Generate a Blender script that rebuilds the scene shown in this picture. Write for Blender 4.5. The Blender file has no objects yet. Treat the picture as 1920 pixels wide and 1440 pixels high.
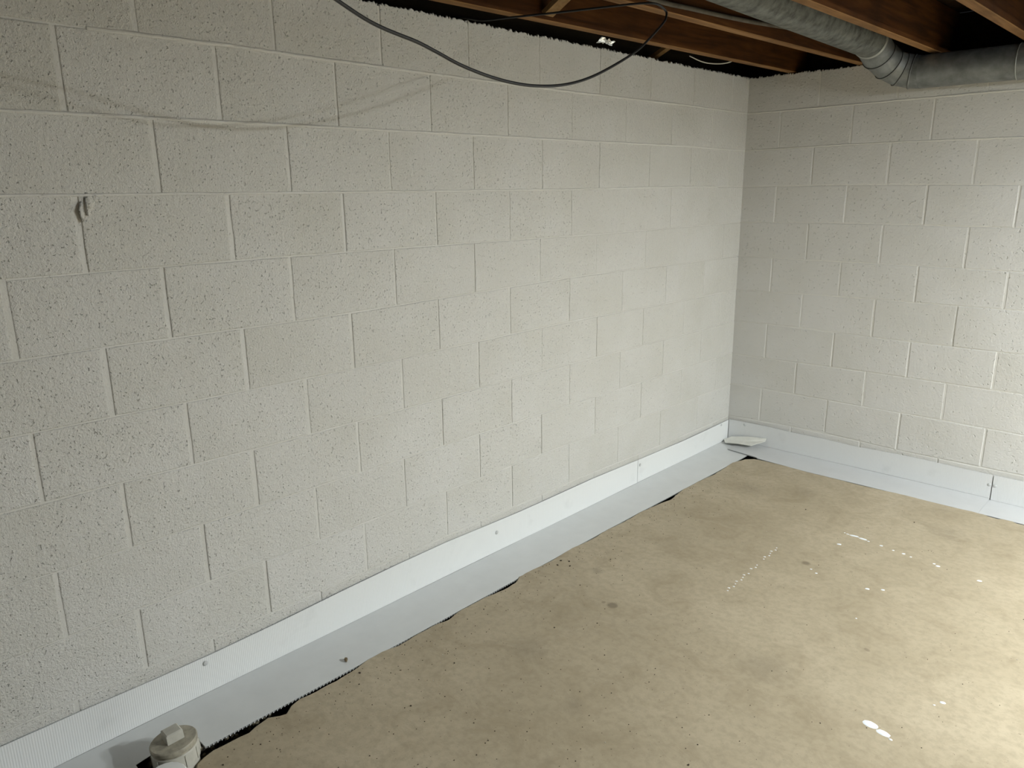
import bpy, math, random
from mathutils import Vector, Matrix, noise as mnoise

rnd = random.Random(7)
S = bpy.context.scene
COL = S.collection

# ------------------------------------------------------------------ camera
cam_d = bpy.data.cameras.new('camera')
cam = bpy.data.objects.new('camera', cam_d)
COL.objects.link(cam)
S.camera = cam
yaw, pitch, roll = 0.76343, -0.25237, -0.0116
fwd = Vector((-math.sin(yaw) * math.cos(pitch), math.cos(yaw) * math.cos(pitch), math.sin(pitch)))
rgt = Vector((math.cos(yaw), math.sin(yaw), 0))
upv = rgt.cross(fwd)
r2 = rgt * math.cos(roll) + upv * math.sin(roll)
u2 = upv * math.cos(roll) - rgt * math.sin(roll)
m = Matrix((r2, u2, -fwd)).transposed().to_4x4()
m.translation = Vector((2.2213, -4.3402, 1.586))
cam.matrix_world = m
cam_d.sensor_width = 36
cam_d.lens = 36 * 1416.07 / 1920
cam_d.clip_start = 0.02

# ------------------------------------------------------------------ world, exposure
w = bpy.data.worlds.new('world')
S.world = w
w.use_nodes = True
w.node_tree.nodes['Background'].inputs[0].default_value = (0.8, 0.85, 0.9, 1)
w.node_tree.nodes['Background'].inputs[1].default_value = 0.02
S.view_settings.view_transform = 'Standard'
S.view_settings.look = 'None'
S.view_settings.gamma = 1
S.view_settings.exposure = 0.0
S.view_settings.use_curve_mapping = False
LAMP = 2080.0          # strength of the two ceiling lamps
LAMP_COL = (0.895, 0.955, 0.965, 1)


# ------------------------------------------------------------------ materials
def mat(name):
    mt = bpy.data.materials.new(name)
    mt.use_nodes = True
    nt = mt.node_tree
    return mt, nt, nt.nodes['Principled BSDF']


def N(nt, typ, **kw):
    n = nt.nodes.new(typ)
    for k, v in kw.items():
        if k in n.inputs:
            n.inputs[k].default_value = v
        else:
            setattr(n, k, v)
    return n


def ramp(nt, src, stops):
    r = nt.nodes.new('ShaderNodeValToRGB')
    el = r.color_ramp.elements
    while len(el) < len(stops):
        el.new(0.5)
    for e, (p, c) in zip(el, stops):
        e.position = p
        e.color = (*c, 1) if len(c) == 3 else c
    nt.links.new(src, r.inputs[0])
    return r.outputs[0]


def coords(nt, jitter=True, scale=(1, 1, 1)):
    tc = N(nt, 'ShaderNodeTexCoord')
    mp = N(nt, 'ShaderNodeMapping')
    mp.inputs['Scale'].default_value = scale
    nt.links.new(tc.outputs['Object'], mp.inputs['Vector'])
    if jitter:
        oi = N(nt, 'ShaderNodeObjectInfo')
        mul = N(nt, 'ShaderNodeVectorMath', operation='SCALE')
        mul.inputs[0].default_value = (37, 53, 71)
        nt.links.new(oi.outputs['Random'], mul.inputs['Scale'])
        nt.links.new(mul.outputs[0], mp.inputs['Location'])
    return mp.outputs[0]


def mixc(nt, fac, a, b, mode='MIX'):
    mx = N(nt, 'ShaderNodeMix', data_type='RGBA', blend_type=mode)
    for sock, v in ((mx.inputs[0], fac), (mx.inputs[6], a), (mx.inputs[7], b)):
        if hasattr(v, 'links'):
            nt.links.new(v, sock)
        else:
            sock.default_value = v if isinstance(v, (int, float)) else (*v, 1)
    return mx.outputs[2]


def math_n(nt, op, a, b=None, c=None):
    n = N(nt, 'ShaderNodeMath', operation=op)
    for i, v in enumerate((a, b, c)):
        if v is None:
            continue
        if hasattr(v, 'links'):
            nt.links.new(v, n.inputs[i])
        else:
            n.inputs[i].default_value = v
    return n.outputs[0]


def noise_t(nt, vec, scale, detail=3, rough=0.55, dist=0.0):
    n = N(nt, 'ShaderNodeTexNoise')
    n.inputs['Scale'].default_value = scale
    n.inputs['Detail'].default_value = detail
    n.inputs['Roughness'].default_value = rough
    n.inputs['Distortion'].default_value = dist
    nt.links.new(vec, n.inputs['Vector'])
    return n.outputs['Fac']


def bump(nt, bsdf, h, strength, dist):
    b = N(nt, 'ShaderNodeBump')
    b.inputs['Strength'].default_value = strength
    b.inputs['Distance'].default_value = dist
    nt.links.new(h, b.inputs['Height'])
    nt.links.new(b.outputs[0], bsdf.inputs['Normal'])
    return b


def masonry_paint(name, base, grain, dist, pits, rough):
    mt, nt, bs = mat(name)
    v = coords(nt)
    big = noise_t(nt, v, 3.0, 3)
    c = mixc(nt, ramp(nt, big, [(0.35, (0, 0, 0)), (0.7, (1, 1, 1))]), base, tuple(x * f for x, f in zip(base, (0.93, 0.925, 0.90))))
    fine = noise_t(nt, v, grain, 4, 0.62)
    coarse = noise_t(nt, v, grain * 0.33, 3, 0.6)
    pit = noise_t(nt, v, grain * 0.9, 1, 0.4)
    pm = ramp(nt, pit, [(0.0, (1, 1, 1)), (0.22, (1, 1, 1)), (0.33, (0, 0, 0))])
    # a few unpainted pinholes
    c = mixc(nt, math_n(nt, 'MULTIPLY', pm, pits), c, (0.42, 0.40, 0.36))
    nt.links.new(c, bs.inputs['Base Color'])
    bs.inputs['Roughness'].default_value = rough
    bs.inputs['Specular IOR Level'].default_value = 0.42
    h = math_n(nt, 'ADD', fine, math_n(nt, 'MULTIPLY', coarse, 0.8))
    h = math_n(nt, 'SUBTRACT', h, math_n(nt, 'MULTIPLY', pm, 0.9))
    bump(nt, bs, h, 1.0, dist)
    return mt


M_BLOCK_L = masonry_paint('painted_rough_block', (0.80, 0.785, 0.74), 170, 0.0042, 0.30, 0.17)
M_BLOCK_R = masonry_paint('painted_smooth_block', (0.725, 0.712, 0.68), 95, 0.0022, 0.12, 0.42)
M_MORTAR = masonry_paint('painted_mortar', (0.77, 0.755, 0.71), 120, 0.0015, 0.15, 0.45)


def wood(name, c0, c1, c2, axis=1):
    mt, nt, bs = mat(name)
    sc = [14, 14, 14]
    sc[axis] = 0.9
    v = coords(nt, True, tuple(sc))
    g = noise_t(nt, v, 2.2, 5, 0.6, 0.6)
    col = ramp(nt, g, [(0.30, c0), (0.52, c1), (0.75, c2)])
    v2 = coords(nt, True)
    st = noise_t(nt, v2, 2.5, 3)
    col = mixc(nt, ramp(nt, st, [(0.45, (0, 0, 0)), (0.75, (0.7, 0.7, 0.7))]), col, tuple(x * 0.45 for x in c0))
    nt.links.new(col, bs.inputs['Base Color'])
    bs.inputs['Roughness'].default_value = 0.75
    bs.inputs['Specular IOR Level'].default_value = 0.2
    bump(nt, bs, g, 0.5, 0.003)
    return mt


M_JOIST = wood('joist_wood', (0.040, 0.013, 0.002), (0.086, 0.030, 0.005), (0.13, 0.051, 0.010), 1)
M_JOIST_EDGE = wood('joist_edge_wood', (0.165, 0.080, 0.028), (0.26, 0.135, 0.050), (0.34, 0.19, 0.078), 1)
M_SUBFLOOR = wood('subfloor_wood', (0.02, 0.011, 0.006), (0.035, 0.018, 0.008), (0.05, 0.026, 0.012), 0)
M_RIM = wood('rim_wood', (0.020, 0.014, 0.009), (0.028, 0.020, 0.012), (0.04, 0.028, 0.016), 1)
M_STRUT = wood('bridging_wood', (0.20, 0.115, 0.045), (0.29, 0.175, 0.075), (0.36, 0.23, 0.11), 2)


def simple(name, col, rough=0.5, metal=0.0, nscale=None, namp=0.15, bdist=0.0, spec=0.5):
    mt, nt, bs = mat(name)
    bs.inputs['Roughness'].default_value = rough
    bs.inputs['Metallic'].default_value = metal
    bs.inputs['Specular IOR Level'].default_value = spec
    bs.inputs['Base Color'].default_value = (*col, 1)
    if nscale:
        v = coords(nt)
        f = noise_t(nt, v, nscale, 4, 0.6)
        c = mixc(nt, ramp(nt, f, [(0.35, (0, 0, 0)), (0.7, (1, 1, 1))]), tuple(x * (1 + namp) for x in col), tuple(x * (1 - namp) for x in col))
        nt.links.new(c, bs.inputs['Base Color'])
        if bdist:
            bump(nt, bs, f, 1.0, bdist)
    return mt


def floor_mat():
    mt, nt, bs = mat('concrete')
    v = coords(nt, False)
    a = noise_t(nt, v, 1.3, 5, 0.62, 0.4)
    b = noise_t(nt, v, 5.5, 5, 0.65, 0.8)
    c = noise_t(nt, v, 42, 4, 0.65)
    sp = noise_t(nt, v, 120, 2, 0.5)
    col = mixc(nt, ramp(nt, a, [(0.30, (0, 0, 0)), (0.70, (1, 1, 1))]), (0.395, 0.325, 0.215), (0.54, 0.455, 0.322))
    col = mixc(nt, ramp(nt, b, [(0.46, (0, 0, 0)), (0.80, (0.55, 0.55, 0.55))]), col, (0.29, 0.225, 0.135))
    col = mixc(nt, ramp(nt, c, [(0.35, (0.38, 0.38, 0.38)), (0.58, (0, 0, 0))]), col, (0.31, 0.255, 0.17))
    col = mixc(nt, ramp(nt, sp, [(0.0, (1, 1, 1)), (0.22, (0.8, 0.8, 0.8)), (0.27, (0, 0, 0))]), col, (0.12, 0.09, 0.06))
    # wear marks with a place of their own: round water spots and scuffs
    tc = N(nt, 'ShaderNodeTexCoord')
    wob = N(nt, 'ShaderNodeTexNoise')
    wob.inputs['Scale'].default_value = 14
    nt.links.new(tc.outputs['Object'], wob.inputs['Vector'])
    wv = N(nt, 'ShaderNodeVectorMath', operation='MULTIPLY_ADD')
    nt.links.new(wob.outputs['Color'], wv.inputs[0])
    wv.inputs[1].default_value = (0.03, 0.03, 0)
    nt.links.new(tc.outputs['Object'], wv.inputs[2])
    for x, y, r, s in ((1.078, -1.325, 0.022, 0.65), (1.25, -1.27, 0.012, 0.3), (1.50, -1.80, 0.013, 0.5), (0.668, -2.165, 0.024, 0.7), (0.63, -2.17, 0.012, 0.5),
                       (0.93, -2.73, 0.05, 0.25), (1.28, -2.14, 0.11, 0.28), (1.45, -0.60, 0.12, 0.2), (0.46, -1.98, 0.035, 0.35), (0.62, -2.6, 0.09, 0.25), (0.52, -0.72, 0.12, 0.22), (0.75, -0.55, 0.08, 0.18)):
        dn = N(nt, 'ShaderNodeVectorMath', operation='DISTANCE')
        nt.links.new(wv.outputs[0], dn.inputs[0])
        dn.inputs[1].default_value = (x + 0.015, y + 0.015, 0)
        f = ramp(nt, math_n(nt, 'DIVIDE', dn.outputs['Value'], r), [(0.0, (s, s, s)), (0.55 if r < 0.03 else 0.2, (s, s, s)), (1.0, (0, 0, 0))])
        col = mixc(nt, f, col, (0.17, 0.135, 0.09))
    nt.links.new(col, bs.inputs['Base Color'])
    nt.links.new(ramp(nt, b, [(0.3, (0.42, 0.42, 0.42)), (0.7, (0.62, 0.62, 0.62))]), bs.inputs['Roughness'])
    bs.inputs['Specular IOR Level'].default_value = 0.4
    h = math_n(nt, 'ADD', math_n(nt, 'MULTIPLY', b, 2.0), math_n(nt, 'MULTIPLY', c, 0.35))
    bump(nt, bs, h, 0.45, 0.0022)
    return mt


M_FLOOR = floor_mat()


def strip_mat(name, col, axis):
    mt, nt, bs = mat(name)
    v = coords(nt, False)
    wv = N(nt, 'ShaderNodeTexWave', wave_type='BANDS', bands_direction='XYZ'[axis], wave_profile='SIN')
    wv.inputs['Scale'].default_value = 2 * math.pi / (20 * 0.0065) / 1.0
    nt.links.new(v, wv.inputs['Vector'])
    st = noise_t(nt, v, 7, 4, 0.6)
    c = mixc(nt, ramp(nt, st, [(0.62, (0, 0, 0)), (0.85, (0.5, 0.5, 0.5))]), col, tuple(x * 0.78 for x in col))
    nt.links.new(c, bs.inputs['Base Color'])
    bs.inputs['Roughness'].default_value = 0.38
    bump(nt, bs, wv.outputs['Fac'], 0.55, 0.0007)
    return mt


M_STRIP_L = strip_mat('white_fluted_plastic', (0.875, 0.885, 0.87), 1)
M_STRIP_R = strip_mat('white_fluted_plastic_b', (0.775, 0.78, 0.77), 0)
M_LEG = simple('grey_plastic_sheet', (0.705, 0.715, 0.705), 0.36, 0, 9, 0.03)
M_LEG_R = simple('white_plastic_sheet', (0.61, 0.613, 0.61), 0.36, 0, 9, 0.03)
M_RIB = simple('plastic_ribs', (0.6, 0.61, 0.6), 0.5)
M_FLAP = simple('cream_plastic_sheet', (0.78, 0.77, 0.70), 0.5, 0, 20, 0.06)
M_PIN = simple('fastener_plastic', (0.62, 0.63, 0.62), 0.4)
M_GALV = simple('galvanised_steel', (0.215, 0.225, 0.22), 0.5, 0.5, 16, 0.28, 0.0006)
M_DUST = simple('dusty_galvanised_steel', (0.125, 0.130, 0.118), 0.75, 0.15, 26, 0.45, 0.0022, 0.3)
M_SEAM = simple('bright_steel_bead', (0.42, 0.43, 0.40), 0.4, 0.5)
M_SEALD = simple('dark_seam', (0.05, 0.05, 0.05), 0.6)
M_CABLE = simple('black_rubber', (0.012, 0.012, 0.013), 0.5)
M_CONDUIT = simple('dusty_grey_plastic', (0.10, 0.085, 0.065), 0.8, 0, 18, 0.3)
M_PVC = simple('old_pvc', (0.56, 0.54, 0.47), 0.45, 0, 30, 0.10)
M_PVC_DIRTY = simple('grimy_pvc', (0.37, 0.34, 0.265), 0.55, 0, 38, 0.30)
M_PVC_WHITE = simple('white_pvc', (0.83, 0.83, 0.80), 0.4, 0, 20, 0.03)
M_SOIL = simple('dark_soil', (0.045, 0.038, 0.028), 0.95, 0, 60, 0.5, 0.01)
M_STONE = simple('gravel_stone', (0.13, 0.11, 0.07), 0.6, 0, 50, 0.5)
M_CRUMB = simple('dark_crumb', (0.055, 0.040, 0.026), 0.9, 0, 50, 0.4)
M_CHIPW = simple('pale_crumb', (0.62, 0.58, 0.48), 0.8)
M_PEBBLE = simple('brown_pebble', (0.17, 0.125, 0.07), 0.7, 0, 120, 0.5)
M_PAINT = simple('white_paint_drop', (0.88, 0.90, 0.92), 0.35)
M_FOIL = simple('crumpled_foil', (0.8, 0.8, 0.78), 0.2, 1.0)
M_WIRE = simple('white_wire', (0.75, 0.73, 0.66), 0.4)
M_PORC = simple('porcelain', (0.8, 0.8, 0.78), 0.3)
M_WALLB = masonry_paint('bare_far_wall', (0.36, 0.35, 0.33), 95, 0.002, 0.1, 0.5)
mt, nt, bs = mat('lamp_glow')
bs.inputs['Base Color'].default_value = (0.8, 0.8, 0.8, 1)
bs.inputs['Emission Color'].default_value = LAMP_COL
bs.inputs['Emission Strength'].default_value = LAMP
M_GLOW = mt


# ------------------------------------------------------------------ object helpers
def link(o, parent=None):
    COL.objects.link(o)
    if parent is not None:
        o.parent = parent
    return o


def mesh_obj(name, verts, faces, material, parent=None, loc=(0, 0, 0), smooth=False):
    me = bpy.data.meshes.new(name)
    me.from_pydata([tuple(v) for v in verts], [], faces)
    me.update()
    if smooth:
        for p in me.polygons:
            p.use_smooth = True
    me.materials.append(material)
    o = bpy.data.objects.new(name, me)
    o.location = loc
    return link(o, parent)


def empty(name, loc):
    o = bpy.data.objects.new(name, None)
    o.empty_display_size = 0.05
    o.location = loc
    return link(o)


def tag(o, label, cat, group=None):
    o['label'] = label
    o['category'] = cat
    if group:
        o['group'] = group
    return o


def structure(o):
    o['kind'] = 'structure'
    return o


class MB:
    """collects verts and faces of one mesh"""
    def __init__(s):
        s.v, s.f = [], []

    def add(s, vs, fs):
        b = len(s.v)
        s.v += [tuple(x) for x in vs]
        s.f += [tuple(i + b for i in f) for f in fs]
        return s

    def box(s, a, b):
        (x0, y0, z0), (x1, y1, z1) = a, b
        return s.add([(x0, y0, z0), (x1, y0, z0), (x1, y1, z0), (x0, y1, z0), (x0, y0, z1), (x1, y0, z1), (x1, y1, z1), (x0, y1, z1)],
                     [(0, 3, 2, 1), (4, 5, 6, 7), (0, 1, 5, 4), (1, 2, 6, 5), (2, 3, 7, 6), (3, 0, 4, 7)])

    def sweep(s, pts, rad, n=12, cap=True, twist=0.0):
        """tube with mitred rings along pts; rad a number or list"""
        pts = [Vector(p) for p in pts]
        k = len(pts)
        rads = rad if isinstance(rad, (list, tuple)) else [rad] * k
        rings = []
        ref = None
        for i, p in enumerate(pts):
            t0 = (p - pts[i - 1]).normalized() if i else (pts[1] - p).normalized()
            t1 = (pts[i + 1] - p).normalized() if i < k - 1 else t0
            t = (t0 + t1).normalized()
            if ref is None:
                ref = Vector((0, 0, 1)) if abs(t.z) < 0.9 else Vector((1, 0, 0))
            a = (ref - t * ref.dot(t)).normalized()
            b = t.cross(a)
            ref = a
            st = 1.0 / max(0.5, t.dot(t0))
            ring = []
            for j in range(n):
                th = 2 * math.pi * j / n + twist
                d = a * math.cos(th) + b * math.sin(th)
                ring.append(p + d * rads[i])
            rings.append(ring)
        b0 = len(s.v)
        for r in rings:
            s.v += [tuple(x) for x in r]
        for i in range(k - 1):
            for j in range(n):
                j2 = (j + 1) % n
                s.f.append((b0 + i * n + j, b0 + i * n + j2, b0 + (i + 1) * n + j2, b0 + (i + 1) * n + j))
        if cap:
            s.f.append(tuple(b0 + j for j in reversed(range(n))))
            s.f.append(tuple(b0 + (k - 1) * n + j for j in range(n)))
        return s

    def lathe(s, prof, n=32, c=(0, 0, 0)):
        b0 = len(s.v)
        k = len(prof)
        for r, z in prof:
            for j in range(n):
                th = 2 * math.pi * j / n
                s.v.append((c[0] + r * math.cos(th), c[1] + r * math.sin(th), c[2] + z))
        for i in range(k - 1):
            for j in range(n):
                j2 = (j + 1) % n
                s.f.append((b0 + i * n + j, b0 + i * n + j2, b0 + (i + 1) * n + j2, b0 + (i + 1) * n + j))
        s.f.append(tuple(b0 + j for j in reversed(range(n))))
        s.f.append(tuple(b0 + (k - 1) * n + j for j in range(n)))
        return s

    def stone(s, c, rx, ry, rz, r=rnd):
        """a lumpy little stone, 20 faces"""
        t = (1 + 5 ** 0.5) / 2
        vs = [(-1, t, 0), (1, t, 0), (-1, -t, 0), (1, -t, 0), (0, -1, t), (0, 1, t), (0, -1, -t), (0, 1, -t), (t, 0, -1), (t, 0, 1), (-t, 0, -1), (-t, 0, 1)]
        fs = [(0, 11, 5), (0, 5, 1), (0, 1, 7), (0, 7, 10), (0, 10, 11), (1, 5, 9), (5, 11, 4), (11, 10, 2), (10, 7, 6), (7, 1, 8), (3, 9, 4), (3, 4, 2), (3, 2, 6), (3, 6, 8), (3, 8, 9), (4, 9, 5), (2, 4, 11), (6, 2, 10), (8, 6, 7), (9, 8, 1)]
        a = r.uniform(0, 6.28)
        ca, sa = math.cos(a), math.sin(a)
        out = []
        for x, y, z in vs:
            k = r.uniform(0.75, 1.15) / 1.9
            x, y, z = x * rx * k, y * ry * k, z * rz * k
            out.append((c[0] + x * ca - y * sa, c[1] + x * sa + y * ca, c[2] + z))
        return s.add(out, fs)

    def build(s, name, material, parent=None, smooth=False, loc=None):
        v = s.v
        if loc is not None:
            v = [(x - loc[0], y - loc[1], z - loc[2]) for x, y, z in v]
        return mesh_obj(name, v, s.f, material, parent, loc or (0, 0, 0), smooth)


def smooth_by_angle(o, deg=35):
    me = o.data
    for p in me.polygons:
        p.use_smooth = True
    me.set_sharp_from_angle(angle=math.radians(deg))


def interp(tab, x):
    if x <= tab[0][0]:
        return tab[0][1]
    for (a, b), (c, d) in zip(tab, tab[1:]):
        if x <= c:
            return b + (d - b) * (x - a) / (c - a)
    return tab[-1][1]


# ------------------------------------------------------------------ measured masonry
BW, BH, Z0, TOP = 0.4064, 0.2032, 0.165, 2.197
# departures of the bed joints from their nominal height, along each wall
BED_L = {
    0: [(-4.2, 0.002), (-3.65, 0.008), (-3.24, 0.012), (-2.83, 0.011), (-2.0, 0.011), (-1.6, 0.010), (-0.55, -0.012), (0, -0.012)],
    1: [(-4.0, 0.004), (-3.43, 0.009), (-2.93, 0.004), (-2.2, 0.009), (-1.8, 0.011), (-0.57, -0.005), (0, -0.005)],
    2: [(-4.0, 0.004), (-3.65, 0.004), (-3.25, 0.006), (-2.4, 0.005), (-2.0, 0.005), (0, -0.004)],
    3: [(-3.85, 0.008), (-3.43, 0.002), (-3.23, -0.002), (-2.6, 0.0), (-2.0, 0.005), (-1.8, 0.006), (-1.2, -0.001), (0, -0.003)],
    4: [(-3.9, 0.0), (-3.65, 0.001), (-3.24, -0.005), (-2.9, -0.007), (-2.43, -0.003), (-2.0, 0.002), (-1.6, 0.004), (-0.6, -0.008), (0, -0.01)],
    5: [(-3.9, -0.005), (-3.46, -0.006), (-3.05, -0.010), (-2.87, -0.010), (-2.6, -0.005), (-2.2, 0.0), (-1.8, 0.005), (-1.4, 0.007), (-0.6, -0.004), (0, -0.006)],
    6: [(-3.9, -0.004), (-3.25, 0.0), (-2.85, -0.001), (-2.4, -0.003), (-1.8, -0.007), (-1.4, -0.010), (0, -0.008)],
    7: [(-3.8, -0.003), (-2.8, -0.005), (-1.6, -0.005), (-0.7, 0.001), (0, -0.003)],
    8: [(-3.8, -0.006), (-3.0, -0.002), (-2.4, 0.0), (-1.6, 0.002), (-0.7, 0.006), (0, 0.001)],
    9: [(-3.6, 0.002), (-3.2, 0.005), (-2.8, 0.001), (-2.4, 0.0), (-1.6, 0.0), (-1.2, 0.003), (-0.7, 0.007), (0, 0.006)],
    10: [(-9, 0.0), (9, 0.0)]}
BED_R = {
    0: [(0.02, -0.012), (0.2, 0.0), (0.62, 0.006), (1.0, -0.006), (1.42, -0.003)],
    1: [(0.0, 0.0), (0.42, 0.006), (0.8, 0.002), (1.2, 0.006), (1.6, 0.001)],
    2: [(0.0, -0.009), (0.41, -0.005), (0.62, 0.0), (1.0, 0.003), (1.5, 0.004)],
    3: [(0.0, 0.0), (0.42, 0.004), (0.61, -0.002), (1.0, -0.005), (1.5, -0.001)],
    4: [(0.1, -0.009), (0.62, 0.002), (1.0, 0.004), (1.42, 0.007)],
    5: [(0.0, -0.006), (0.6, -0.009), (1.0, -0.006), (1.42, -0.011)],
    6: [(0.0, -0.007), (0.6, 0.0), (1.0, -0.001), (1.45, -0.006)],
    7: [(0.0, -0.004), (0.4, 0.001), (0.8, 0.0), (1.4, -0.009)],
    8: [(0.0, 0.0), (0.6, 0.009), (1.0, 0.009), (1.4, 0.005)],
    9: [(0.0, 0.004), (0.42, 0.006), (0.8, 0.011), (1.2, 0.014)],
    10: [(-9, 0.0), (9, 0.0)]}
HEAD_L = {8: {8: .0154, 7: .0196, 6: .0134, 5: .014, 4: .0134, 3: .0081, 2: .0164}, 7: {9: .0003, 8: .0102, 7: .0094, 6: .0159, 5: .0119, 4: .0107, 3: .0128, 2: .0261},
          6: {8: -.004, 7: -.0034, 6: .0117, 5: .0065, 4: -.0015, 3: -.0053, 2: .0068}, 5: {9: .0134, 8: .0143, 7: .0113, 6: .0102, 5: .0083, 4: .0004, 3: .0123},
          4: {9: .0129, 8: .0148, 7: .0186, 6: .0219, 5: .018, 4: .0119}, 3: {8: .0057, 7: .0106, 6: .0111}, 2: {9: .0115, 8: .02, 7: .0208},
          1: {9: .0012, 8: .0109, 7: .0118, 6: .0167}, 10: {6: -.0005, 5: .0003, 4: -.0025, 3: .0031}, 9: {8: .0151, 7: .0112, 6: .0072, 5: .0064, 4: .0091}}
HEAD_R = {10: {1: .0089}, 9: {0: .0017, 1: -.0043, 2: -.0154}, 8: {1: .0045, 2: .0014, 3: -.0039}, 7: {0: .0091, 1: .0028, 2: -.0018, 3: -.0068}, 6: {1: .0103, 2: .0069, 3: .0065},
          5: {0: .0149, 1: .0095, 2: .0009, 3: -.0002}, 4: {1: .011, 2: .008, 3: .003}, 3: {0: .0124, 1: .0088, 2: .0068, 3: .0046}, 2: {1: .0098, 2: .0009, 3: -.0002}, 1: {0: .008, 1: .0069, 2: .0012, 3: .0046}}


def block_mesh(outline, centre, frame, bev, depth, proud, tilt):
    """outline: (u, z) ccw in wall coordinates; frame maps (u, z, d) to world."""
    cu, cz = centre
    n = len(outline)
    rings = []
    for inset, d in ((0.0, -depth), (0.0, -bev * 0.75), (bev * 0.35, -bev * 0.25), (bev, 0.0)):
        ring = []
        for u, z in outline:
            du, dz = u - cu, z - cz
            uu = u - math.copysign(min(inset, abs(du)), du) if abs(du) > 1e-6 else u
            zz = z - math.copysign(min(inset, abs(dz)), dz) if abs(dz) > 1e-6 else z
            # only pull in the coordinate that lies on the border
            ring.append((uu if abs(du) > hw_of(outline, cu) - 0.004 else u, zz if abs(dz) > hh_of(outline, cz) - 0.012 else z, d + proud + tilt * du))
        rings.append(ring)
    verts = [frame(*p) for r in rings for p in r]
    faces = []
    for i in range(3):
        for j in range(n):
            j2 = (j + 1) % n
            faces.append((i * n + j, i * n + j2, (i + 1) * n + j2, (i + 1) * n + j))
    faces.append(tuple(3 * n + j for j in range(n)))
    return verts, faces


def hw_of(o, cu):
    return max(abs(u - cu) for u, z in o)


def hh_of(o, cz):
    return max(abs(z - cz) for u, z in o)


def build_wall(name, side, length, beds, heads, material, rough_top=True):
    """side 'L': runs along -y at x = 0; side 'R': runs along +x at y = 0"""
    if side == 'L':
        frame = lambda u, z, d: Vector((d, -u, z))
        flip = True
        core = MB().box((-0.20, -length, -0.12), (-0.0034, 0.20, TOP - 0.012))
    else:
        frame = lambda u, z, d: Vector((u, -d, z))
        flip = False
        core = MB().box((0.0, 0.0022, -0.12), (length, 0.20, TOP - 0.012))
    wall = structure(core.build(name, M_MORTAR))
    r = random.Random(11 if side == 'L' else 23)
    bedz = lambda n, u: (Z0 + n * BH + interp(beds[n], -u if side == 'L' else u)) if n >= 0 else -0.03
    for c in range(0, 11):
        half = (c % 2 == 0) if side == 'L' else (c % 2 == 1)
        us = [-0.012]
        k = 0 if half else 1
        while us[-1] < length - 0.05:
            nom = (k + (0.5 if half else 0.0)) * BW
            off = heads.get(c, {}).get(k)
            if off is None:
                off = r.uniform(-0.002, 0.004) + (-0.009 if side == 'L' else 0.005)
            else:
                off = -off if side == 'L' else off
            us.append(min(length, nom + off))
            k += 1
        for i in range(len(us) - 1):
            u0, u1 = us[i], us[i + 1]
            if u1 - u0 < 0.04:
                continue

            def hgap(u):
                if u < 0.01:
                    return 0.0
                if side == 'L':
                    g = 0.0040 if u < 1.9 else (0.0066 if u < 2.7 else (0.0098 if u < 3.1 else 0.0125))
                else:
                    g = 0.0060
                q = random.Random(int(u * 1000) * 13 + c)
                f = q.uniform(0.7, 1.15)
                if side == 'L' and u < 1.9 and q.random() < 0.3:
                    f = 0.12                     # joint flushed over with paint
                return g * f * 0.5
            vg = (0.0032 if c >= 8 else 0.0024) * (1.25 if side == 'L' else 1.0) * 0.62
            a0, a1 = u0 + hgap(u0), u1 - hgap(u1)
            zb0, zb1 = bedz(c - 1, a0) + vg, bedz(c - 1, a1) + vg
            if c == 0:
                zb0 = zb1 = -0.03
            zt0, zt1 = bedz(c, a0) - vg, bedz(c, a1) - vg
            out = []
            ns, nv = 5, 3
            jit = lambda s=0.0011: r.uniform(-s, s)
            for t in range(ns):
                f = t / ns
                out.append((a0 + (a1 - a0) * f, zb0 + (zb1 - zb0) * f + (jit() if t else 0)))
            for t in range(nv):
                f = t / nv
                out.append((a1 + (jit(0.0013) if t else 0), zb1 + (zt1 - zb1) * f))
            if c == 10 and rough_top:
                nt_ = max(4, int((a1 - a0) / 0.0065))
                for t in range(nt_):
                    f = t / nt_
                    out.append((a1 + (a0 - a1) * f, zt1 + (zt0 - zt1) * f + r.uniform(-0.008, 0.004)))
            else:
                for t in range(ns):
                    f = t / ns
                    out.append((a1 + (a0 - a1) * f, zt1 + (zt0 - zt1) * f + (jit() if t else 0)))
            for t in range(nv):
                f = t / nv
                out.append((a0 + (jit(0.0013) if t else 0), zt0 + (zb0 - zt0) * f))
            cu, cz = (a0 + a1) / 2, (zb0 + zt0 + zb1 + zt1) / 4
            vs, fs = block_mesh(out, (cu, cz), frame, 0.0036 if side == 'L' else 0.0042, 0.010, r.uniform(-0.0010, 0.0005), r.uniform(-0.0035, 0.0035))
            if flip:
                fs = [tuple(reversed(f)) for f in fs]
            loc = frame(cu, cz, 0)
            vs = [v - loc for v in vs]
            fs = [tuple(reversed(f)) for f in fs] if not flip else fs
            b = mesh_obj('block', vs, fs, material, wall, loc)
            me = b.data
            me.update()
            n_in = Vector((1, 0, 0)) if side == 'L' else Vector((0, -1, 0))
            if me.polygons[-1].normal.dot(n_in) < 0:
                me.flip_normals()
    return wall


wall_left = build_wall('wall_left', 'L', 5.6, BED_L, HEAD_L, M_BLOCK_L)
wall_back = build_wall('wall_back', 'R', 3.4, BED_R, HEAD_R, M_BLOCK_R)
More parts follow.
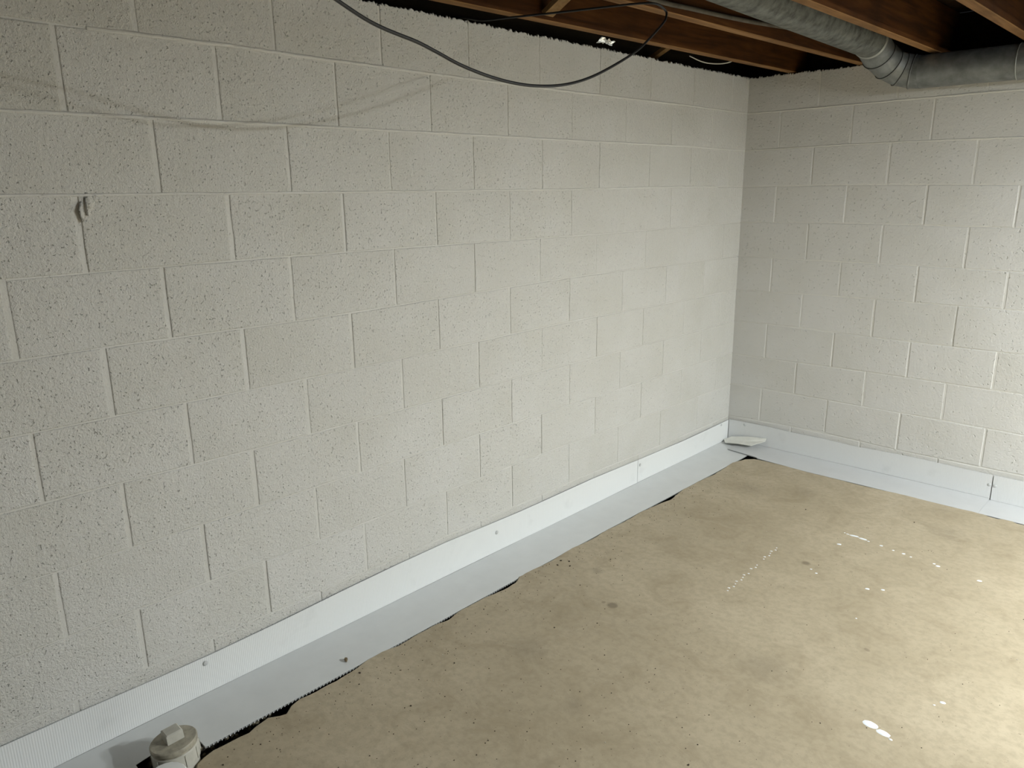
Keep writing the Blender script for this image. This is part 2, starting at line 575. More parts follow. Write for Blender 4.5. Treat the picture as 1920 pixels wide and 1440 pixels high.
# rest of the room, behind and beside the photographer
LX, LY = 7.0, -7.6
structure(MB().box((-0.20, LY, -0.12), (0.0, -5.6, TOP)).build('wall_left_far', M_WALLB))
structure(MB().box((3.4, 0.0, -0.12), (LX, 0.20, TOP)).build('wall_back_far', M_WALLB))
structure(MB().box((LX, LY - 0.2, -0.12), (LX + 0.2, 0.2, 2.45)).build('wall_right', M_WALLB))
structure(MB().box((-0.2, LY - 0.2, -0.12), (LX, LY, 2.45)).build('wall_front', M_WALLB))


def bead(wall, side, n, u0, u1, wid, proud, beds, seed):
    q = random.Random(seed)
    k = int((u1 - u0) / 0.03)
    mb = MB()
    off = 0.0
    for i in range(k + 1):
        u = u0 + (u1 - u0) * i / k
        z = Z0 + n * BH + interp(beds[n], -u if side == 'L' else u) + q.uniform(-0.0008, 0.0008)
        e = min(1.0, i / 3.0, (k - i) / 3.0)
        p = (proud * (0.65 + 0.6 * mnoise.noise(Vector((u * 4.0, n * 3.1, seed))) * 0.9)) * e
        wd = wid * q.uniform(0.9, 1.1)
        for dz, d in ((-wd, -0.004), (-wd * 0.72, p * 0.55), (-wd * 0.2, p), (wd * 0.35, p * 0.8), (wd * 0.8, 0.0), (wd, -0.004)):
            mb.v.append((d, -u, z + dz) if side == 'L' else (u, -d, z + dz))
    for i in range(k):
        for j in range(5):
            a, b = i * 6 + j, (i + 1) * 6 + j
            mb.f.append((a, b, b + 1, a + 1) if side == 'R' else (a, a + 1, b + 1, b))
    o = mb.build('mortar_bead', M_MORTAR, wall, True)
    return o


bead(wall_left, 'L', 9, 0.0, 3.57, 0.0062, 0.0030, BED_L, 1)
bead(wall_left, 'L', 8, 0.0, 5.2, 0.0058, 0.0026, BED_L, 2)
bead(wall_left, 'L', 7, 0.3, 5.2, 0.0046, 0.0015, BED_L, 3)
bead(wall_back, 'R', 9, 0.0, 3.0, 0.0062, 0.0030, BED_R, 4)
bead(wall_back, 'R', 8, 0.0, 3.0, 0.0056, 0.0024, BED_R, 5)
# rough mortar left on the wall: a lump on the chipped block and a trowelled patch at the top
mb = MB()
lump_r = random.Random(5)
for (y, z, a, b_) in ((-3.643, 1.545, 0.012, 0.020), (-3.634, 1.556, 0.011, 0.019), (-3.622, 1.568, 0.011, 0.015), (-3.612, 1.575, 0.010, 0.009)):
    mb.stone((-0.0006, y, z), 0.0034, a * 1.5, b_ * 1.6, lump_r)
mb.build('mortar_lump', M_BLOCK_L, wall_left, True)

# ------------------------------------------------------------------ concrete floor with its ragged edge
SLAB_L = [(0.44, -7.6), (0.44, -3.78), (0.40, -3.71), (0.345, -3.685), (0.300, -3.655), (0.288, -3.63), (0.280, -3.597), (0.283, -3.549), (0.288, -3.489), (0.272, -3.43), (0.269, -3.415), (0.288, -3.385), (0.295, -3.367), (0.272, -3.336), (0.262, -3.30),
          (0.269, -3.243), (0.268, -3.146), (0.265, -3.101), (0.251, -3.024), (0.250, -2.961), (0.264, -2.901), (0.257, -2.806), (0.260, -2.713), (0.270, -2.666), (0.256, -2.601),
          (0.255, -2.463), (0.270, -2.361), (0.266, -2.290), (0.243, -2.244), (0.246, -2.132), (0.252, -2.048), (0.242, -1.886), (0.253, -1.767), (0.245, -1.62), (0.254, -1.49),
          (0.248, -1.342), (0.261, -1.196), (0.275, -1.117), (0.250, -0.955), (0.253, -0.776), (0.264, -0.635), (0.248, -0.395), (0.277, -0.295), (0.315, -0.256)]
SLAB_R = [(0.36, -0.250), (0.42, -0.246), (0.485, -0.244), (0.636, -0.256), (0.786, -0.253), (0.932, -0.259), (1.154, -0.242), (1.30, -0.246), (1.413, -0.246), (1.47, -0.240), (1.517, -0.243), (1.55, -0.256), (1.579, -0.258), (1.60, -0.243), (1.64, -0.242), (1.66, -0.257), (1.70, -0.252), (1.80, -0.243), (2.1, -0.25), (3.4, -0.25), (LX, -0.25)]


def ragged(pts, seed, amp=0.0022, step=0.022, y_from=-4.2):
    q = random.Random(seed)
    out = []
    for a, b in zip(pts, pts[1:]):
        d = math.hypot(b[0] - a[0], b[1] - a[1])
        n = max(1, int(d / step)) if d < 1.0 else 1
        for i in range(n):
            t = i / n
            j = 0 if i == 0 else q.uniform(-amp, amp)
            out.append((a[0] + (b[0] - a[0]) * t + j, a[1] + (b[1] - a[1]) * t + j))
    out.append(pts[-1])
    return out


edge = ragged(SLAB_L + SLAB_R, 3)
ring = edge + [(LX, LY)]
n = len(ring)
vs = [(x, y, 0.002) for x, y in ring]
# worn, slightly rounded lip
inner = []
for i, (x, y) in enumerate(ring):
    if i == n - 1 or i == 0 or i == n - 2:
        inner.append((x, y))
        continue
    tx, ty = ring[i + 1][0] - ring[i - 1][0], ring[i + 1][1] - ring[i - 1][1]
    L = math.hypot(tx, ty)
    inner.append((x + ty / L * 0.004, y - tx / L * 0.004))
vt = [(x, y, 0.0045) for x, y in inner]
vb = [(x + (0.006 if i % 2 else 0), y, -0.075) for i, (x, y) in enumerate(ring)]
verts = vt + vs + vb
faces = [tuple(reversed(range(n)))]
for i in range(n):
    j = (i + 1) % n
    faces.append((i, j, n + j, n + i))
    faces.append((n + i, n + j, 2 * n + j, 2 * n + i))
floor = structure(mesh_obj('floor', verts, faces, M_FLOOR))
floor.data.update()
if floor.data.polygons[0].normal.z < 0:
    floor.data.flip_normals()
# soil in the perimeter trench under the drainage sheets
structure(MB().box((-0.2, LY, -0.14), (LX, 0.2, -0.065)).build('floor_trench_bed', M_SOIL))


# ------------------------------------------------------------------ ceiling: joists, bridging, subfloor
ceil_b = MB().box((-0.25, LY - 0.2, 2.425), (LX + 0.2, 0.25, 2.47))
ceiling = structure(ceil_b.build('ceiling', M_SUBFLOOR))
y = LY
i = 0
proto = None
while y < 0.1:
    if y > -4.2:
        wv = 0.137
        mb = MB().box((-0.2, -wv / 2, 0), (LX, wv / 2, 0.018))
        if proto is None:
            proto = mb.build('subfloor_board', M_SUBFLOOR, ceiling, loc=None)
            proto.location = (0, y + 0.07, 2.407)
        else:
            b = proto.copy()
            COL.objects.link(b)
            b.parent = ceiling
            b.location = (rnd.uniform(-0.02, 0.02), y + 0.07, 2.407 + rnd.uniform(-0.001, 0.001))
    y += 0.1405
JOIST_H = 0.205


def joist(xa, xb, ya=LY, yb=0.13, wdt=0.045, name='joist', material=None):
    """xa at y=-2.5, xb at y=0"""
    sl = (xb - xa) / 2.5
    f = lambda yy: xb + sl * yy if yy > -4.5 else xb + sl * -4.5
    h = wdt / 2
    b = 0.003
    prof = [(-h, TOP + 0.001 + b), (-h + b, TOP + 0.001), (h - b, TOP + 0.001), (h, TOP + 0.001 + b), (h, TOP + JOIST_H), (-h, TOP + JOIST_H)]
    ys = [ya, -4.5, -3.0, -1.5, yb]
    mb = MB()
    for yy in ys:
        for px, pz in prof:
            mb.v.append((f(yy) + px + 0.002 * math.sin(yy * 5 + xb * 9), yy, pz))
    for i in range(len(ys) - 1):
        for j in range(6):
            j2 = (j + 1) % 6
            mb.f.append((i * 6 + j, i * 6 + j2, (i + 1) * 6 + j2, (i + 1) * 6 + j))
    mb.f.append(tuple(reversed(range(6))))
    mb.f.append(tuple((len(ys) - 1) * 6 + j for j in range(6)))
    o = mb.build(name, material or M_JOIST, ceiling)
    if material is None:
        o.data.materials.append(M_JOIST_EDGE)        # paler wood tone on the bottom edge
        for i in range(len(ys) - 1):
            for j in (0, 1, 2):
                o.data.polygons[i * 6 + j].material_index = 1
    o.data.update()
    return o


JX = [(0.150, 0.245), (0.540, 0.625), (0.984, 1.005), (1.388, 1.396), (1.79, 1.80), (2.19, 2.20), (2.56, 2.56), (2.90, 2.90), (3.25, 3.25), (3.60, 3.60), (3.95, 3.95), (4.27, 4.27), (4.6, 4.6), (5.0, 5.0), (5.4, 5.4), (5.8, 5.8), (6.2, 6.2), (6.6, 6.6)]
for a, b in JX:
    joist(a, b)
# rim boards on the two walls
joist(-0.15, -0.15, wdt=0.05, name='rim_board', material=M_RIM)
MB().box((-0.2, 0.134, TOP + 0.001), (LX, 0.18, TOP + JOIST_H)).build('rim_board', M_RIM, ceiling)


def strut(p0, p1, wid=0.055, th=0.018):
    p0, p1 = Vector(p0), Vector(p1)
    t = (p1 - p0).normalized()
    s = Vector((0, 1, 0))
    nrm = t.cross(s).normalized()
    vs = []
    for p in (p0, p1):
        for a, b in ((-1, -1), (1, -1), (1, 1), (-1, 1)):
            vs.append(p + s * wid / 2 * a + nrm * th / 2 * b)
    fs = [(0, 3, 2, 1), (4, 5, 6, 7), (0, 1, 5, 4), (1, 2, 6, 5), (2, 3, 7, 6), (3, 0, 4, 7)]
    c = (p0 + p1) / 2
    o = mesh_obj('bridging_strut', [v - c for v in vs], fs, M_STRUT, ceiling, c)
    return o


for yb in (-2.02,):
    strut((0.205, yb, TOP + 0.02), (0.528, yb, TOP + 0.19))
    strut((0.205, yb - 0.06, TOP + 0.19), (0.528, yb - 0.06, TOP + 0.02))
    strut((-0.11, yb + 0.10, TOP + 0.17), (0.137, yb + 0.10, TOP + 0.022))
    strut((0.60, yb, TOP + 0.19), (0.955, yb, TOP + 0.03))
strut((-0.11, -0.93, TOP + 0.15), (0.18, -0.93, TOP + 0.022), 0.04)
strut((-0.11, -0.86, TOP + 0.02), (0.18, -0.86, TOP + 0.15), 0.04)


# ------------------------------------------------------------------ drainage sheets along the wall foot
TOP_L = [(-5.6, 0.139), (-4.05, 0.139), (-3.856, 0.136), (-3.657, 0.131), (-3.453, 0.130), (-3.222, 0.136), (-2.958, 0.147), (-2.709, 0.153), (-2.428, 0.154), (-2.218, 0.148), (-1.991, 0.144), (-1.456, 0.146), (-1.027, 0.134), (-0.567, 0.127), (0.0, 0.131)]
TOP_R = [(0.0, 0.134), (0.24, 0.139), (0.445, 0.135), (0.62, 0.137), (0.79, 0.131), (1.02, 0.138), (1.18, 0.139), (1.34, 0.135), (1.63, 0.136), (3.4, 0.136)]


def slab_edge_x(y):
    tab = sorted([(p[1], p[0]) for p in edge[:-22] if p[0] < 0.46 and p[1] < -0.25])
    return interp(tab, y)


def slab_edge_y(x):
    tab = sorted([(p[0], p[1]) for p in edge if p[1] > -0.262 and p[0] > 0.3])
    return interp(tab, x)


PITCH = 0.0065
TH = 0.0055


def drain_strip(name, side, u0, u1, label, hole=None, lift=0.0, floor_u0=None, pins=()):
    if side == 'L':
        fr = lambda u, d, z: (d, -u, z)
        top = lambda u: interp(TOP_L, -u)
        far = lambda u: min(0.2465 + 0.004 * math.sin(u * 2.3 + 1), slab_edge_x(-u) - 0.0015)
        base = (0.0, -(u0 + u1) / 2, 0.0)
        mw, mf = M_STRIP_L, M_LEG
    else:
        fr = lambda u, d, z: (u, -d, z)
        top = lambda u: interp(TOP_R, u)
        far = lambda u: min(0.24 + 0.004 * math.sin(u * 3.1), -slab_edge_y(u) - 0.0015) if u > 0.33 else 0.203 + (u - 0.11) * 0.13
        base = ((u0 + u1) / 2, 0.0, 0.0)
        mw, mf = M_STRIP_R, M_LEG_R
    root = tag(empty(name, base), label, 'drainage sheet', 'plastic drainage sheets along the wall foot')
    off = Vector(base)
    fu0 = u0 if floor_u0 is None else floor_u0
    nseg = max(2, int((u1 - u0) / 0.03))
    us = [u0 + (u1 - u0) * i / nseg for i in range(nseg + 1)]
    d_in, d_out = 0.0025, 0.0025 + TH
    lean = lambda u: 0.0012 * math.sin(u * 4.7) + 0.0012

    def sheet(nm, material, prof_fn, usx):
        """prof_fn(u) -> list of (d, z) of a closed thin profile"""
        mb = MB()
        k = None
        for u in usx:
            pr = prof_fn(u)
            k = len(pr)
            mb.v += [fr(u, d, z) for d, z in pr]
        for i in range(len(usx) - 1):
            for j in range(k):
                j2 = (j + 1) % k
                mb.f.append((i * k + j, (i + 1) * k + j, (i + 1) * k + j2, i * k + j2))
        mb.f.append(tuple(range(k)))
        mb.f.append(tuple((len(usx) - 1) * k + j for j in reversed(range(k))))
        o = mb.build(nm, material, root)
        o.data.transform(Matrix.Translation(-off))
        if side == 'R':
            o.data.flip_normals()
        return o
    t = 0.0011
    sheet('wall_face', mw, lambda u: [(d_out + lean(u), lift + 0.001), (d_out + lean(u) - t, lift + 0.001), (d_out + lean(u) * 1.4 - t, top(u)), (d_out + lean(u) * 1.4, top(u))], us)
    sheet('wall_backing', M_RIB, lambda u: [(d_in, lift + 0.001), (d_in - t, lift + 0.001), (d_in - t, top(u) - 0.0015), (d_in, top(u) - 0.0015)], us)
    # the leg on the floor, cut round the clean-out where there is one
    seg = [(fu0, u1, None)]
    if hole:
        seg = [(fu0, hole[0], None), (hole[0], hole[1], hole[2]), (hole[1], u1, None)]
    for a, b, hd in seg:
        if b - a < 0.01:
            continue
        ns = max(2, int((b - a) / 0.018))
        ux = [a + (b - a) * i / ns for i in range(ns + 1)]
        dd = (lambda u: far(u)) if hd is None else (lambda u: hd + (u - a) / (b - a) * 0.03)
        zz = lambda u: lift * (1.0 if u < 0.35 else max(0.0, 1 - (u - 0.35) / 0.25))
        sheet('floor_face', mf, lambda u: [(dd(u), zz(u)), (dd(u), zz(u) - t), (d_out, lift - t), (d_out, lift + 0.0)], ux)
        if hd is None:
            sheet('floor_backing', M_RIB, lambda u: [(dd(u) - 0.001, zz(u) - TH + t), (dd(u) - 0.001, zz(u) - TH), (d_in, lift - TH), (d_in, lift - TH + t)], ux)
    # the webs between the two skins
    mb = MB()
    u = math.ceil(u0 / PITCH) * PITCH
    while u < u1:
        h = 0.0004
        vs = [fr(u - h, d_in, lift), fr(u + h, d_in, lift), fr(u + h, d_out - t * 0.5 + lean(u), lift), fr(u - h, d_out - t * 0.5 + lean(u), lift),
              fr(u - h, d_in, top(u) - 0.001), fr(u + h, d_in, top(u) - 0.001), fr(u + h, d_out - t * 0.5 + lean(u) * 1.4, top(u) - 0.001), fr(u - h, d_out - t * 0.5 + lean(u) * 1.4, top(u) - 0.001)]
        mb.add(vs, [(4, 5, 6, 7), (0, 1, 5, 4), (2, 3, 7, 6), (3, 0, 4, 7), (1, 2, 6, 5)])
        inhole = hole and hole[0] < u < hole[1]
        if u > fu0 and not inhole:
            tooth = side == 'L' and u > 2.2 and int(u / PITCH + 0.5) % 2
            if tooth:
                h = 0.0017
            e = far(u) - 0.0005 + (0.0034 if tooth else 0.0)
            zz = lift * (1.0 if u < 0.35 else max(0.0, 1 - (u - 0.35) / 0.25)) - 0.0008
            vs = [fr(u - h, d_out, lift - TH + 0.0005), fr(u + h, d_out, lift - TH + 0.0005), fr(u + h, e, zz - TH + 0.001), fr(u - h, e, zz - TH + 0.001),
                  fr(u - h, d_out, lift - 0.0008), fr(u + h, d_out, lift - 0.0008), fr(u + h, e, zz), fr(u - h, e, zz)]
            mb.add(vs, [(4, 5, 6, 7), (0, 1, 5, 4), (2, 3, 7, 6), (3, 0, 4, 7), (1, 2, 6, 5)])
        u += PITCH
    o = mb.build('flute_webs', M_RIB, root)
    o.data.transform(Matrix.Translation(-off))
    o['kind'] = 'stuff'
    for pu, pz in pins:
        mb = MB().lathe([(0.0085, 0.0), (0.0085, 0.0015), (0.006, 0.003), (0.002, 0.0036)], 14)
        o = mb.build('fastener', M_PIN, root, True)
        if side == 'L':
            o.rotation_euler = (0, math.pi / 2, 0)
        else:
            o.rotation_euler = (math.pi / 2, 0, 0)
        o.location = Vector(fr(pu, d_out + 0.002, pz)) - off
    return root


drain_strip('drainage_sheet', 'L', 1.032, 5.6, 'long grey-white fluted plastic drainage sheet running along the left wall to the clean-out', hole=(3.605, 3.775, 0.14), floor_u0=1.0292, pins=((3.482, 0.109), (2.139, 0.094)))
drain_strip('drainage_sheet', 'L', 0.012, 1.029, 'grey-white fluted plastic drainage sheet on the left wall, piece nearest the room corner', pins=((1.061 - 0.05, 0.101), (0.107, 0.118)))
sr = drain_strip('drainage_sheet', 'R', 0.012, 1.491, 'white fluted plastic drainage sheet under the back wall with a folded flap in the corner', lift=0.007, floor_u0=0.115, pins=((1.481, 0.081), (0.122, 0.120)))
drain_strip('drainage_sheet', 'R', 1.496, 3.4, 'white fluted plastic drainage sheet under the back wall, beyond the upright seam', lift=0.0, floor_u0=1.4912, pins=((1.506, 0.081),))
# folded flap of the corner sheet
flap = [(0.012, -0.064, 0.012), (0.046, -0.030, 0.030), (0.16, -0.020, 0.052), (0.272, -0.014, 0.062), (0.270, -0.020, 0.046), (0.224, -0.119, 0.032), (0.139, -0.127, 0.029), (0.058, -0.132, 0.018)]
top_ = [Vector(p) for p in flap]
cen = sum(top_, Vector()) / 8 + Vector((0, 0, -0.006))
vs = [p for p in top_] + [p - Vector((0, 0, 0.003)) for p in top_] + [cen, cen - Vector((0, 0, 0.003))]
fs = []
for i in range(8):
    j = (i + 1) % 8
    fs += [(i, 16, j), (8 + j, 17, 8 + i), (i, j, 8 + j, 8 + i)]
o = mesh_obj('folded_flap', [v - sr.location for v in vs], fs, M_FLAP, sr)
o['label'] = 'cream folded plastic flap'
o.data.flip_normals()


# ------------------------------------------------------------------ round metal duct
duct = tag(empty('round_duct', (0.95, -0.3, 2.043)), 'grey galvanised round duct with a segmented elbow below the joists', 'duct')


def dpart(mb, name, material, ang=40, parent=duct):
    o = mb.build(name, material, parent)
    off = Vector(duct.location)
    if parent is not duct:
        off = Vector((0, 0, 0)) + duct.location
    o.data.transform(Matrix.Translation(-off))
    smooth_by_angle(o, ang)
    return o


R_D = 0.0762
A0, A1, CT, B0 = Vector((0.815, -4.2, 2.30)), Vector((0.782, -0.345, 2.252)), Vector((0.792, -0.10, 2.125)), Vector((0.955, -0.108, 2.117))
B1 = Vector((3.35, -0.14, 2.115))
dpart(MB().sweep([A0, A0.lerp(A1, 0.5), A1], R_D, 40), 'dusty_pipe_run', M_DUST)
dpart(MB().sweep([A1 - (A1 - A0).normalized() * 0.012, A1, A1 + (A1 - A0).normalized() * 0.010], [R_D + 0.002, R_D + 0.0065, R_D + 0.002], 40), 'collar_bead', M_SEAM)
bez = lambda t: A1.lerp(CT, t).lerp(CT.lerp(B0, t), t)
ts = [0.0, 0.22, 0.44, 0.66, 0.86, 1.0]
pts = [bez(t) for t in ts]
tangs = [(CT - A1).lerp(B0 - CT, t).normalized() for t in ts]
tangs[0] = (A1 - A0).normalized()
tangs[-1] = (B1 - B0).normalized()


def ring_at(p, t, r, n=40):
    a = (Vector((0, 0, 1)) - t * t.z).normalized()
    b = t.cross(a)
    return [p + (a * math.cos(2 * math.pi * j / n) + b * math.sin(2 * math.pi * j / n)) * r for j in range(n)]


for i in range(5):
    mb = MB()
    ra, rb = ring_at(pts[i], tangs[i], R_D + 0.0035), ring_at(pts[i + 1], tangs[i + 1], R_D + 0.0008)
    mid0 = ring_at(pts[i].lerp(pts[i + 1], 0.06), tangs[i].lerp(tangs[i + 1], 0.06).normalized(), R_D + 0.0035)
    mid1 = ring_at(pts[i].lerp(pts[i + 1], 0.14), tangs[i].lerp(tangs[i + 1], 0.14).normalized(), R_D + 0.0008)
    rings = [ra, mid0, mid1, rb]
    for r_ in rings:
        mb.v += [tuple(v) for v in r_]
    for k in range(3):
        for j in range(40):
            j2 = (j + 1) % 40
            mb.f.append((k * 40 + j, k * 40 + j2, (k + 1) * 40 + j2, (k + 1) * 40 + j))
    g = dpart(mb, 'elbow_gore', M_GALV, 25)
    sm = MB().sweep(ring_at(pts[i], tangs[i], R_D + 0.0028) + [ring_at(pts[i], tangs[i], R_D + 0.0028)[0]], 0.0018, 5, False)
    dpart(sm, 'crimp_line', M_SEALD)
seam_x = 0.40
sp = B0.lerp(B1, seam_x / (B1 - B0).length * 1.02)
dpart(MB().sweep([B0, sp], R_D, 40), 'pipe_run', M_GALV)
dpart(MB().sweep([sp, B1], R_D + 0.0022, 40), 'pipe_run', M_GALV)
dpart(MB().sweep([sp - Vector((0.003, 0, 0)), sp, sp + Vector((0.003, 0, 0))], [R_D + 0.001, R_D + 0.004, R_D + 0.001], 40), 'crimp_line', M_SEAM)

# ------------------------------------------------------------------ hanging cable
cable_pts = [(-0.10, -2.30, 2.215), (-0.02, -2.25, 2.207), (0.06, -2.215, 2.190), (0.175, -2.18, 2.188), (0.35, -2.118, 2.187), (0.511, -2.064, 2.187), (0.62, -2.022, 2.187), (0.662, -1.985, 2.184), (0.668, -1.940, 2.170), (0.675, -1.944, 2.150), (0.691, -1.988, 2.119), (0.723, -2.141, 2.033), (0.741, -2.233, 1.991), (0.762, -2.345, 1.948), (0.787, -2.471, 1.905), (0.813, -2.589, 1.873), (0.838, -2.706, 1.851), (0.851, -2.816, 1.840),
             (0.851, -2.901, 1.841), (0.845, -2.982, 1.851), (0.842, -3.063, 1.867), (0.844, -3.131, 1.885), (0.848, -3.192, 1.899), (0.852, -3.248, 1.907), (0.857, -3.295, 1.914), (0.866, -3.343, 1.923), (0.887, -3.419, 1.941), (0.914, -3.495, 1.958), (0.95, -3.60, 2.00), (0.98, -3.70, 2.06), (0.99, -3.78, 2.13), (0.985, -3.83, 2.192)]


def catmull(P, k=5):
    P = [Vector(p) for p in P]
    out = []
    for i in range(len(P) - 1):
        p0, p1, p2, p3 = P[max(0, i - 1)], P[i], P[i + 1], P[min(len(P) - 1, i + 2)]
        for j in range(k):
            t = j / k
            out.append(0.5 * ((2 * p1) + (p2 - p0) * t + (2 * p0 - 5 * p1 + 4 * p2 - p3) * t * t + (3 * p1 - p0 - 3 * p2 + p3) * t ** 3))
    out.append(P[-1])
    return out


o = MB().sweep(catmull(cable_pts), 0.0039, 10).build('hanging_cable', M_CABLE, None, True)
tag(o, 'black cable drooping in a loop from the joists in front of the left wall', 'cable')
# dusty conduit along the second joist
o = MB().sweep(catmull([(0.585, -2.6, 2.226), (0.592, -1.893, 2.222), (0.600, -1.68, 2.226), (0.616, -1.266, 2.237), (0.636, -0.76, 2.262), (0.652, -0.3, 2.275), (0.661, 0.0, 2.28)]), 0.0085, 10).build('grey_conduit', M_CONDUIT, None, True)
tag(o, 'dusty grey conduit running along the side of a wooden joist', 'conduit')
# bits above the wall edge
q = random.Random(4)
mb = MB()
nu = 9
for i in range(nu):
    for j in range(4):
        mb.v.append((0.10 + 0.008 * j + q.uniform(-0.004, 0.004), -1.58 + 0.013 * i, 2.187 + q.uniform(-0.006, 0.006) + 0.004 * j))
for i in range(nu - 1):
    for j in range(3):
        mb.f.append((i * 4 + j, (i + 1) * 4 + j, (i + 1) * 4 + j + 1, i * 4 + j + 1))
b0 = len(mb.v)
mb.v += [(x - 0.001, y_, z + 0.0015) for x, y_, z in mb.v]
mb.f += [tuple(b0 + k for k in reversed(f)) for f in list(mb.f)]
o = mb.build('foil_scrap', M_FOIL)
tag(o, 'small shiny crumpled foil scrap above the edge of the left wall', 'foil')
o = MB().sweep(catmull([(0.02, -0.70, 2.235), (0.05, -0.62, 2.212), (0.085, -0.55, 2.206), (0.12, -0.49, 2.213), (0.16, -0.45, 2.235)]), 0.003, 8).build('loose_wire', M_WIRE, None, True)
tag(o, 'short loose white wire in the dark gap near the room corner', 'wire')

# ------------------------------------------------------------------ clean-out with square-head plug
cl = tag(empty('pipe_cleanout', (0.247, -3.683, -0.039)), 'stained white plastic pipe clean-out with a square-headed plug', 'pipe clean-out')
cl.rotation_euler = (math.radians(3), math.radians(-4), math.radians(-6))


def lathe_part(name, prof, material, parent, n=40, ang=30):
    o = MB().lathe(prof, n).build(name, material, parent)
    smooth_by_angle(o, ang)
    return o


lathe_part('pipe_stub', [(0.0575, -0.01), (0.0575, 0.05), (0.0560, 0.055)], M_PVC, cl)
hub = lathe_part('threaded_hub', [(0.0570, 0.042), (0.0622, 0.046), (0.0630, 0.055), (0.0630, 0.088), (0.0610, 0.0905)], M_PVC, cl)
for k in range(10):
    a = 2 * math.pi * k / 10 + 0.15
    c_, s_ = math.cos(a), math.sin(a)
    mb = MB()
    for z in (0.050, 0.086):
        for dr, dt in ((-0.001, -0.0016), (0.0022, -0.0013), (0.0022, 0.0013), (-0.001, 0.0016)):
            rr = 0.063 + dr
            mb.v.append((rr * c_ - dt * s_, rr * s_ + dt * c_, z))
    mb.f += [(0, 3, 2, 1), (4, 5, 6, 7), (0, 1, 5, 4), (1, 2, 6, 5), (2, 3, 7, 6), (3, 0, 4, 7)]
    mb.build('grip_rib', M_PVC, hub)
lathe_part('plug_thread', [(0.0590, 0.088), (0.0605, 0.0905), (0.0590, 0.0925), (0.0605, 0.095), (0.0590, 0.097)], M_PVC_DIRTY, cl)
plug = lathe_part('plug_flange', [(0.0600, 0.0965), (0.0640, 0.0985), (0.0640, 0.1085), (0.0615, 0.1115), (0.0600, 0.1118)], M_PVC_DIRTY, cl)
mb = MB()
hs, ht, z0_, z1_ = 0.0235, 0.0195, 0.1110, 0.1400
for h_, z in ((hs, z0_), (hs * 0.97, z1_ - 0.003), (ht, z1_)):
    for a, b in ((-1, -1), (1, -1), (1, 1), (-1, 1)):
        mb.v.append((a * h_, b * h_, z))
for i in range(2):
    for j in range(4):
        j2 = (j + 1) % 4
        mb.f.append((i * 4 + j, i * 4 + j2, (i + 1) * 4 + j2, (i + 1) * 4 + j))
mb.f += [(3, 2, 1, 0), (8, 9, 10, 11)]
o = mb.build('square_head', M_PVC, cl)
o.rotation_euler = (0, 0, math.radians(4))
o.location = (-0.006, 0.002, 0)
# the flat white cap in front of it
wc = tag(empty('capped_pipe', (0.350, -3.756, -0.045)), 'plain white capped pipe end at the bottom edge, in front of the clean-out', 'capped pipe')
lathe_part('pipe_stub', [(0.046, 0.0), (0.046, 0.07)], M_PVC_WHITE, wc, 32)
lathe_part('cap', [(0.050, 0.06), (0.0525, 0.062), (0.0525, 0.104), (0.0495, 0.1075), (0.046, 0.108)], M_PVC_WHITE, wc, 18, 25)
# gravel in the opening
mb = MB()
q = random.Random(31)
for k in range(420):
    x, y_ = q.uniform(0.10, 0.43), q.uniform(-3.86, -3.35)
    if x > slab_edge_x(y_) - 0.005:
        continue
    if math.hypot(x - 0.247, y_ + 3.683) < 0.072 or math.hypot(x - 0.350, y_ + 3.756) < 0.066:
        continue
    s_ = q.uniform(0.006, 0.012)
    mb.stone((x, y_, -0.058 + q.uniform(0, 0.022)), s_, s_ * 0.8, s_ * 0.7, q)
o = mb.build('trench_gravel', M_STONE)
tag(o, 'dark gravel in the open trench around the clean-out', 'gravel')
o['kind'] = 'stuff'

# ------------------------------------------------------------------ pebble, crumbs and paint drops
mb = MB().stone((0.198, -3.079, 0.006), 0.011, 0.008, 0.008, random.Random(2))
o = mb.build('pebble', M_PEBBLE, None, False, (0.198, -3.079, 0.0))
tag(o, 'small brown pebble lying on the grey drainage sheet', 'pebble')
FZ = 0.0045
mb, mw_ = MB(), MB()
q = random.Random(77)
for k in range(900):
    if k < 420:
        y_ = q.uniform(-3.75, -0.5)
        x = slab_edge_x(y_) + 0.012 + abs(q.gauss(0, 0.12))
    elif k < 700:
        x, y_ = q.gauss(0.85, 0.33), q.gauss(-2.9, 0.4)
    else:
        x, y_ = q.uniform(0.4, 2.3), q.uniform(-2.9, -0.4)
    if x < slab_edge_x(y_) + 0.01 or y_ > -0.3 or x > 2.6:
        continue
    s_ = q.uniform(0.0009, 0.0024) * (1.5 if q.random() < 0.05 else 1)
    (mw_ if q.random() < 0.16 else mb).stone((x, y_, FZ + s_ * 0.3), s_, s_ * q.uniform(0.6, 1), s_ * 0.7, q)
for x, y_ in ((0.285, -2.02), (0.30, -2.06), (0.315, -2.0), (0.295, -3.09), (0.345, -2.03)):
    mb.stone((x, y_, FZ + 0.001), 0.006, 0.004, 0.003, q)
o = mb.build('floor_crumbs', M_CRUMB)
tag(o, 'dark dirt crumbs scattered over the concrete floor', 'crumbs')
o['kind'] = 'stuff'
o = mw_.build('floor_chips', M_CHIPW)
tag(o, 'pale paint and mortar chips scattered over the concrete floor', 'chips')
o['kind'] = 'stuff'


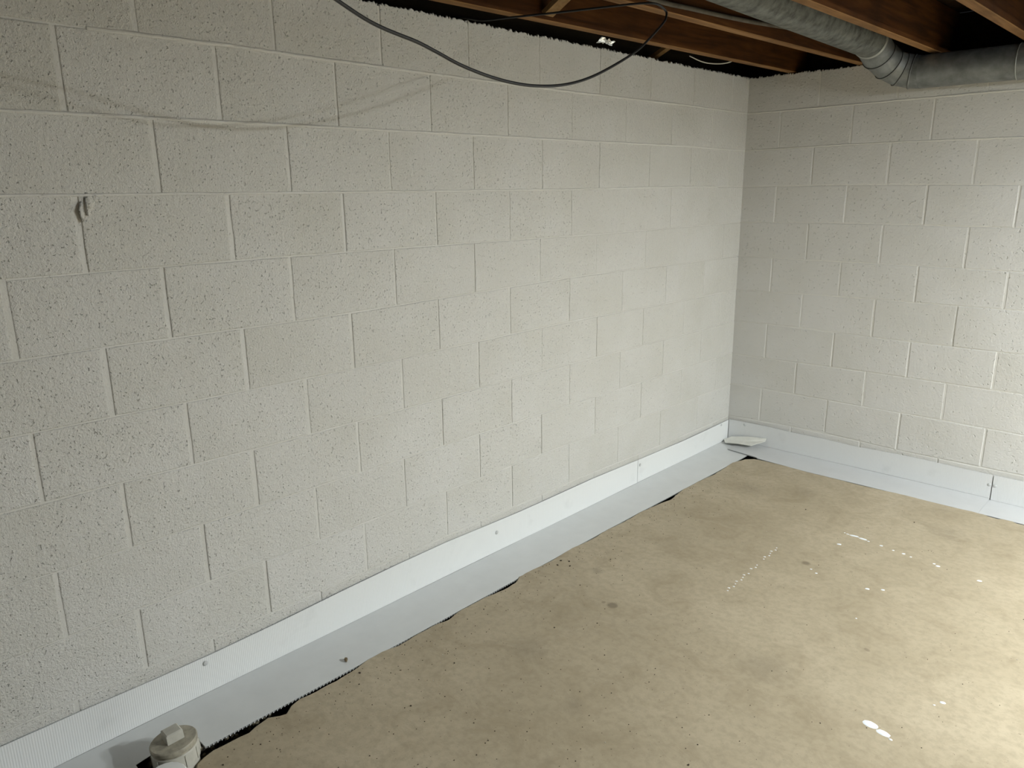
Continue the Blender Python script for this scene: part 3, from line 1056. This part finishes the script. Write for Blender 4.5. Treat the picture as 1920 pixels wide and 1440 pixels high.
def drop(x, y, a, b, rot=0.0, name='paint_drop'):
    """flat dried drop of paint, half-axes a, b"""
    n = 14
    q = random.Random(int(x * 9999 + y * 777))
    ph = [q.uniform(0.88, 1.1) for _ in range(n)]
    mb = MB()
    for f, z in ((1.0, 0.0), (0.86, 0.0009), (0.45, 0.0014)):
        for j in range(n):
            th = 2 * math.pi * j / n
            px, py = a * math.cos(th) * ph[j] * f, b * math.sin(th) * ph[j] * f
            mb.v.append((px * math.cos(rot) - py * math.sin(rot), px * math.sin(rot) + py * math.cos(rot), z))
    for i in range(2):
        for j in range(n):
            j2 = (j + 1) % n
            mb.f.append((i * n + j, i * n + j2, (i + 1) * n + j2, (i + 1) * n + j))
    mb.f.append(tuple(2 * n + j for j in range(n)))
    return mesh_obj(name, mb.v, mb.f, M_PAINT, floor, (x, y, FZ), True)


drop(1.646, -2.186, 0.024, 0.015, -0.1)
drop(1.687, -2.200, 0.021, 0.012, -0.1)
drop(1.712, -2.214, 0.006, 0.004)
drop(1.137, -0.914, 0.021, 0.008, 0.15)
drop(1.178, -0.919, 0.019, 0.008, 0.0)
drop(1.108, -0.915, 0.007, 0.004)
drop(1.092, -0.910, 0.004, 0.003)
drop(1.205, -0.927, 0.006, 0.004)
for x, y_, s_ in ((1.118, -1.046, 0.010), (1.263, -0.934, 0.008), (1.318, -0.945, 0.006), (1.362, -0.949, 0.008), (1.395, -0.96, 0.005), (1.488, -0.960, 0.006), (1.506, -0.972, 0.009), (1.667, -0.994, 0.010),
                  (1.353, -1.368, 0.009), (1.402, -1.335, 0.008), (1.776, -1.93, 0.009), (1.93, -1.33, 0.005), (1.76, -1.96, 0.004), (1.40, -1.62, 0.004), (1.12, -1.36, 0.005), (1.15, -1.38, 0.006)):
    drop(x, y_, s_, s_ * 0.72, 0.4)
# the thin dotted run of drips
for i in range(22):
    t = i / 21
    if i in (7, 8, 12):
        continue
    x, y_ = 0.925 + 0.02 * t + 0.006 * math.sin(i * 2.1), -1.27 - 0.49 * t
    drop(x, y_, 0.0035 + 0.0012 * (i % 3), 0.0032, 0.3)

# ------------------------------------------------------------------ lamps, on the joists to the right of the view
def lamp(x, y, label):
    t = tag(empty('ceiling_lamp', (x, y, 2.06)), label, 'lamp', 'disc lamps under the joists')
    lathe_part('lamp_base', [(0.062, 0.137), (0.062, 0.115), (0.05, 0.09), (0.05, 0.03), (0.075, 0.022), (0.075, 0.012)][::-1], M_PORC, t, 28)
    o = MB().lathe([(0.069, 0.0045), (0.070, 0.0055), (0.070, 0.0125)], 28).build('diffuser', M_GLOW, t)
    return t


lamp(3.60, -1.70, 'round white lamp under a joist, farther from the back wall')
lamp(3.60, -1.20, 'round white lamp under a joist, nearer the back wall')
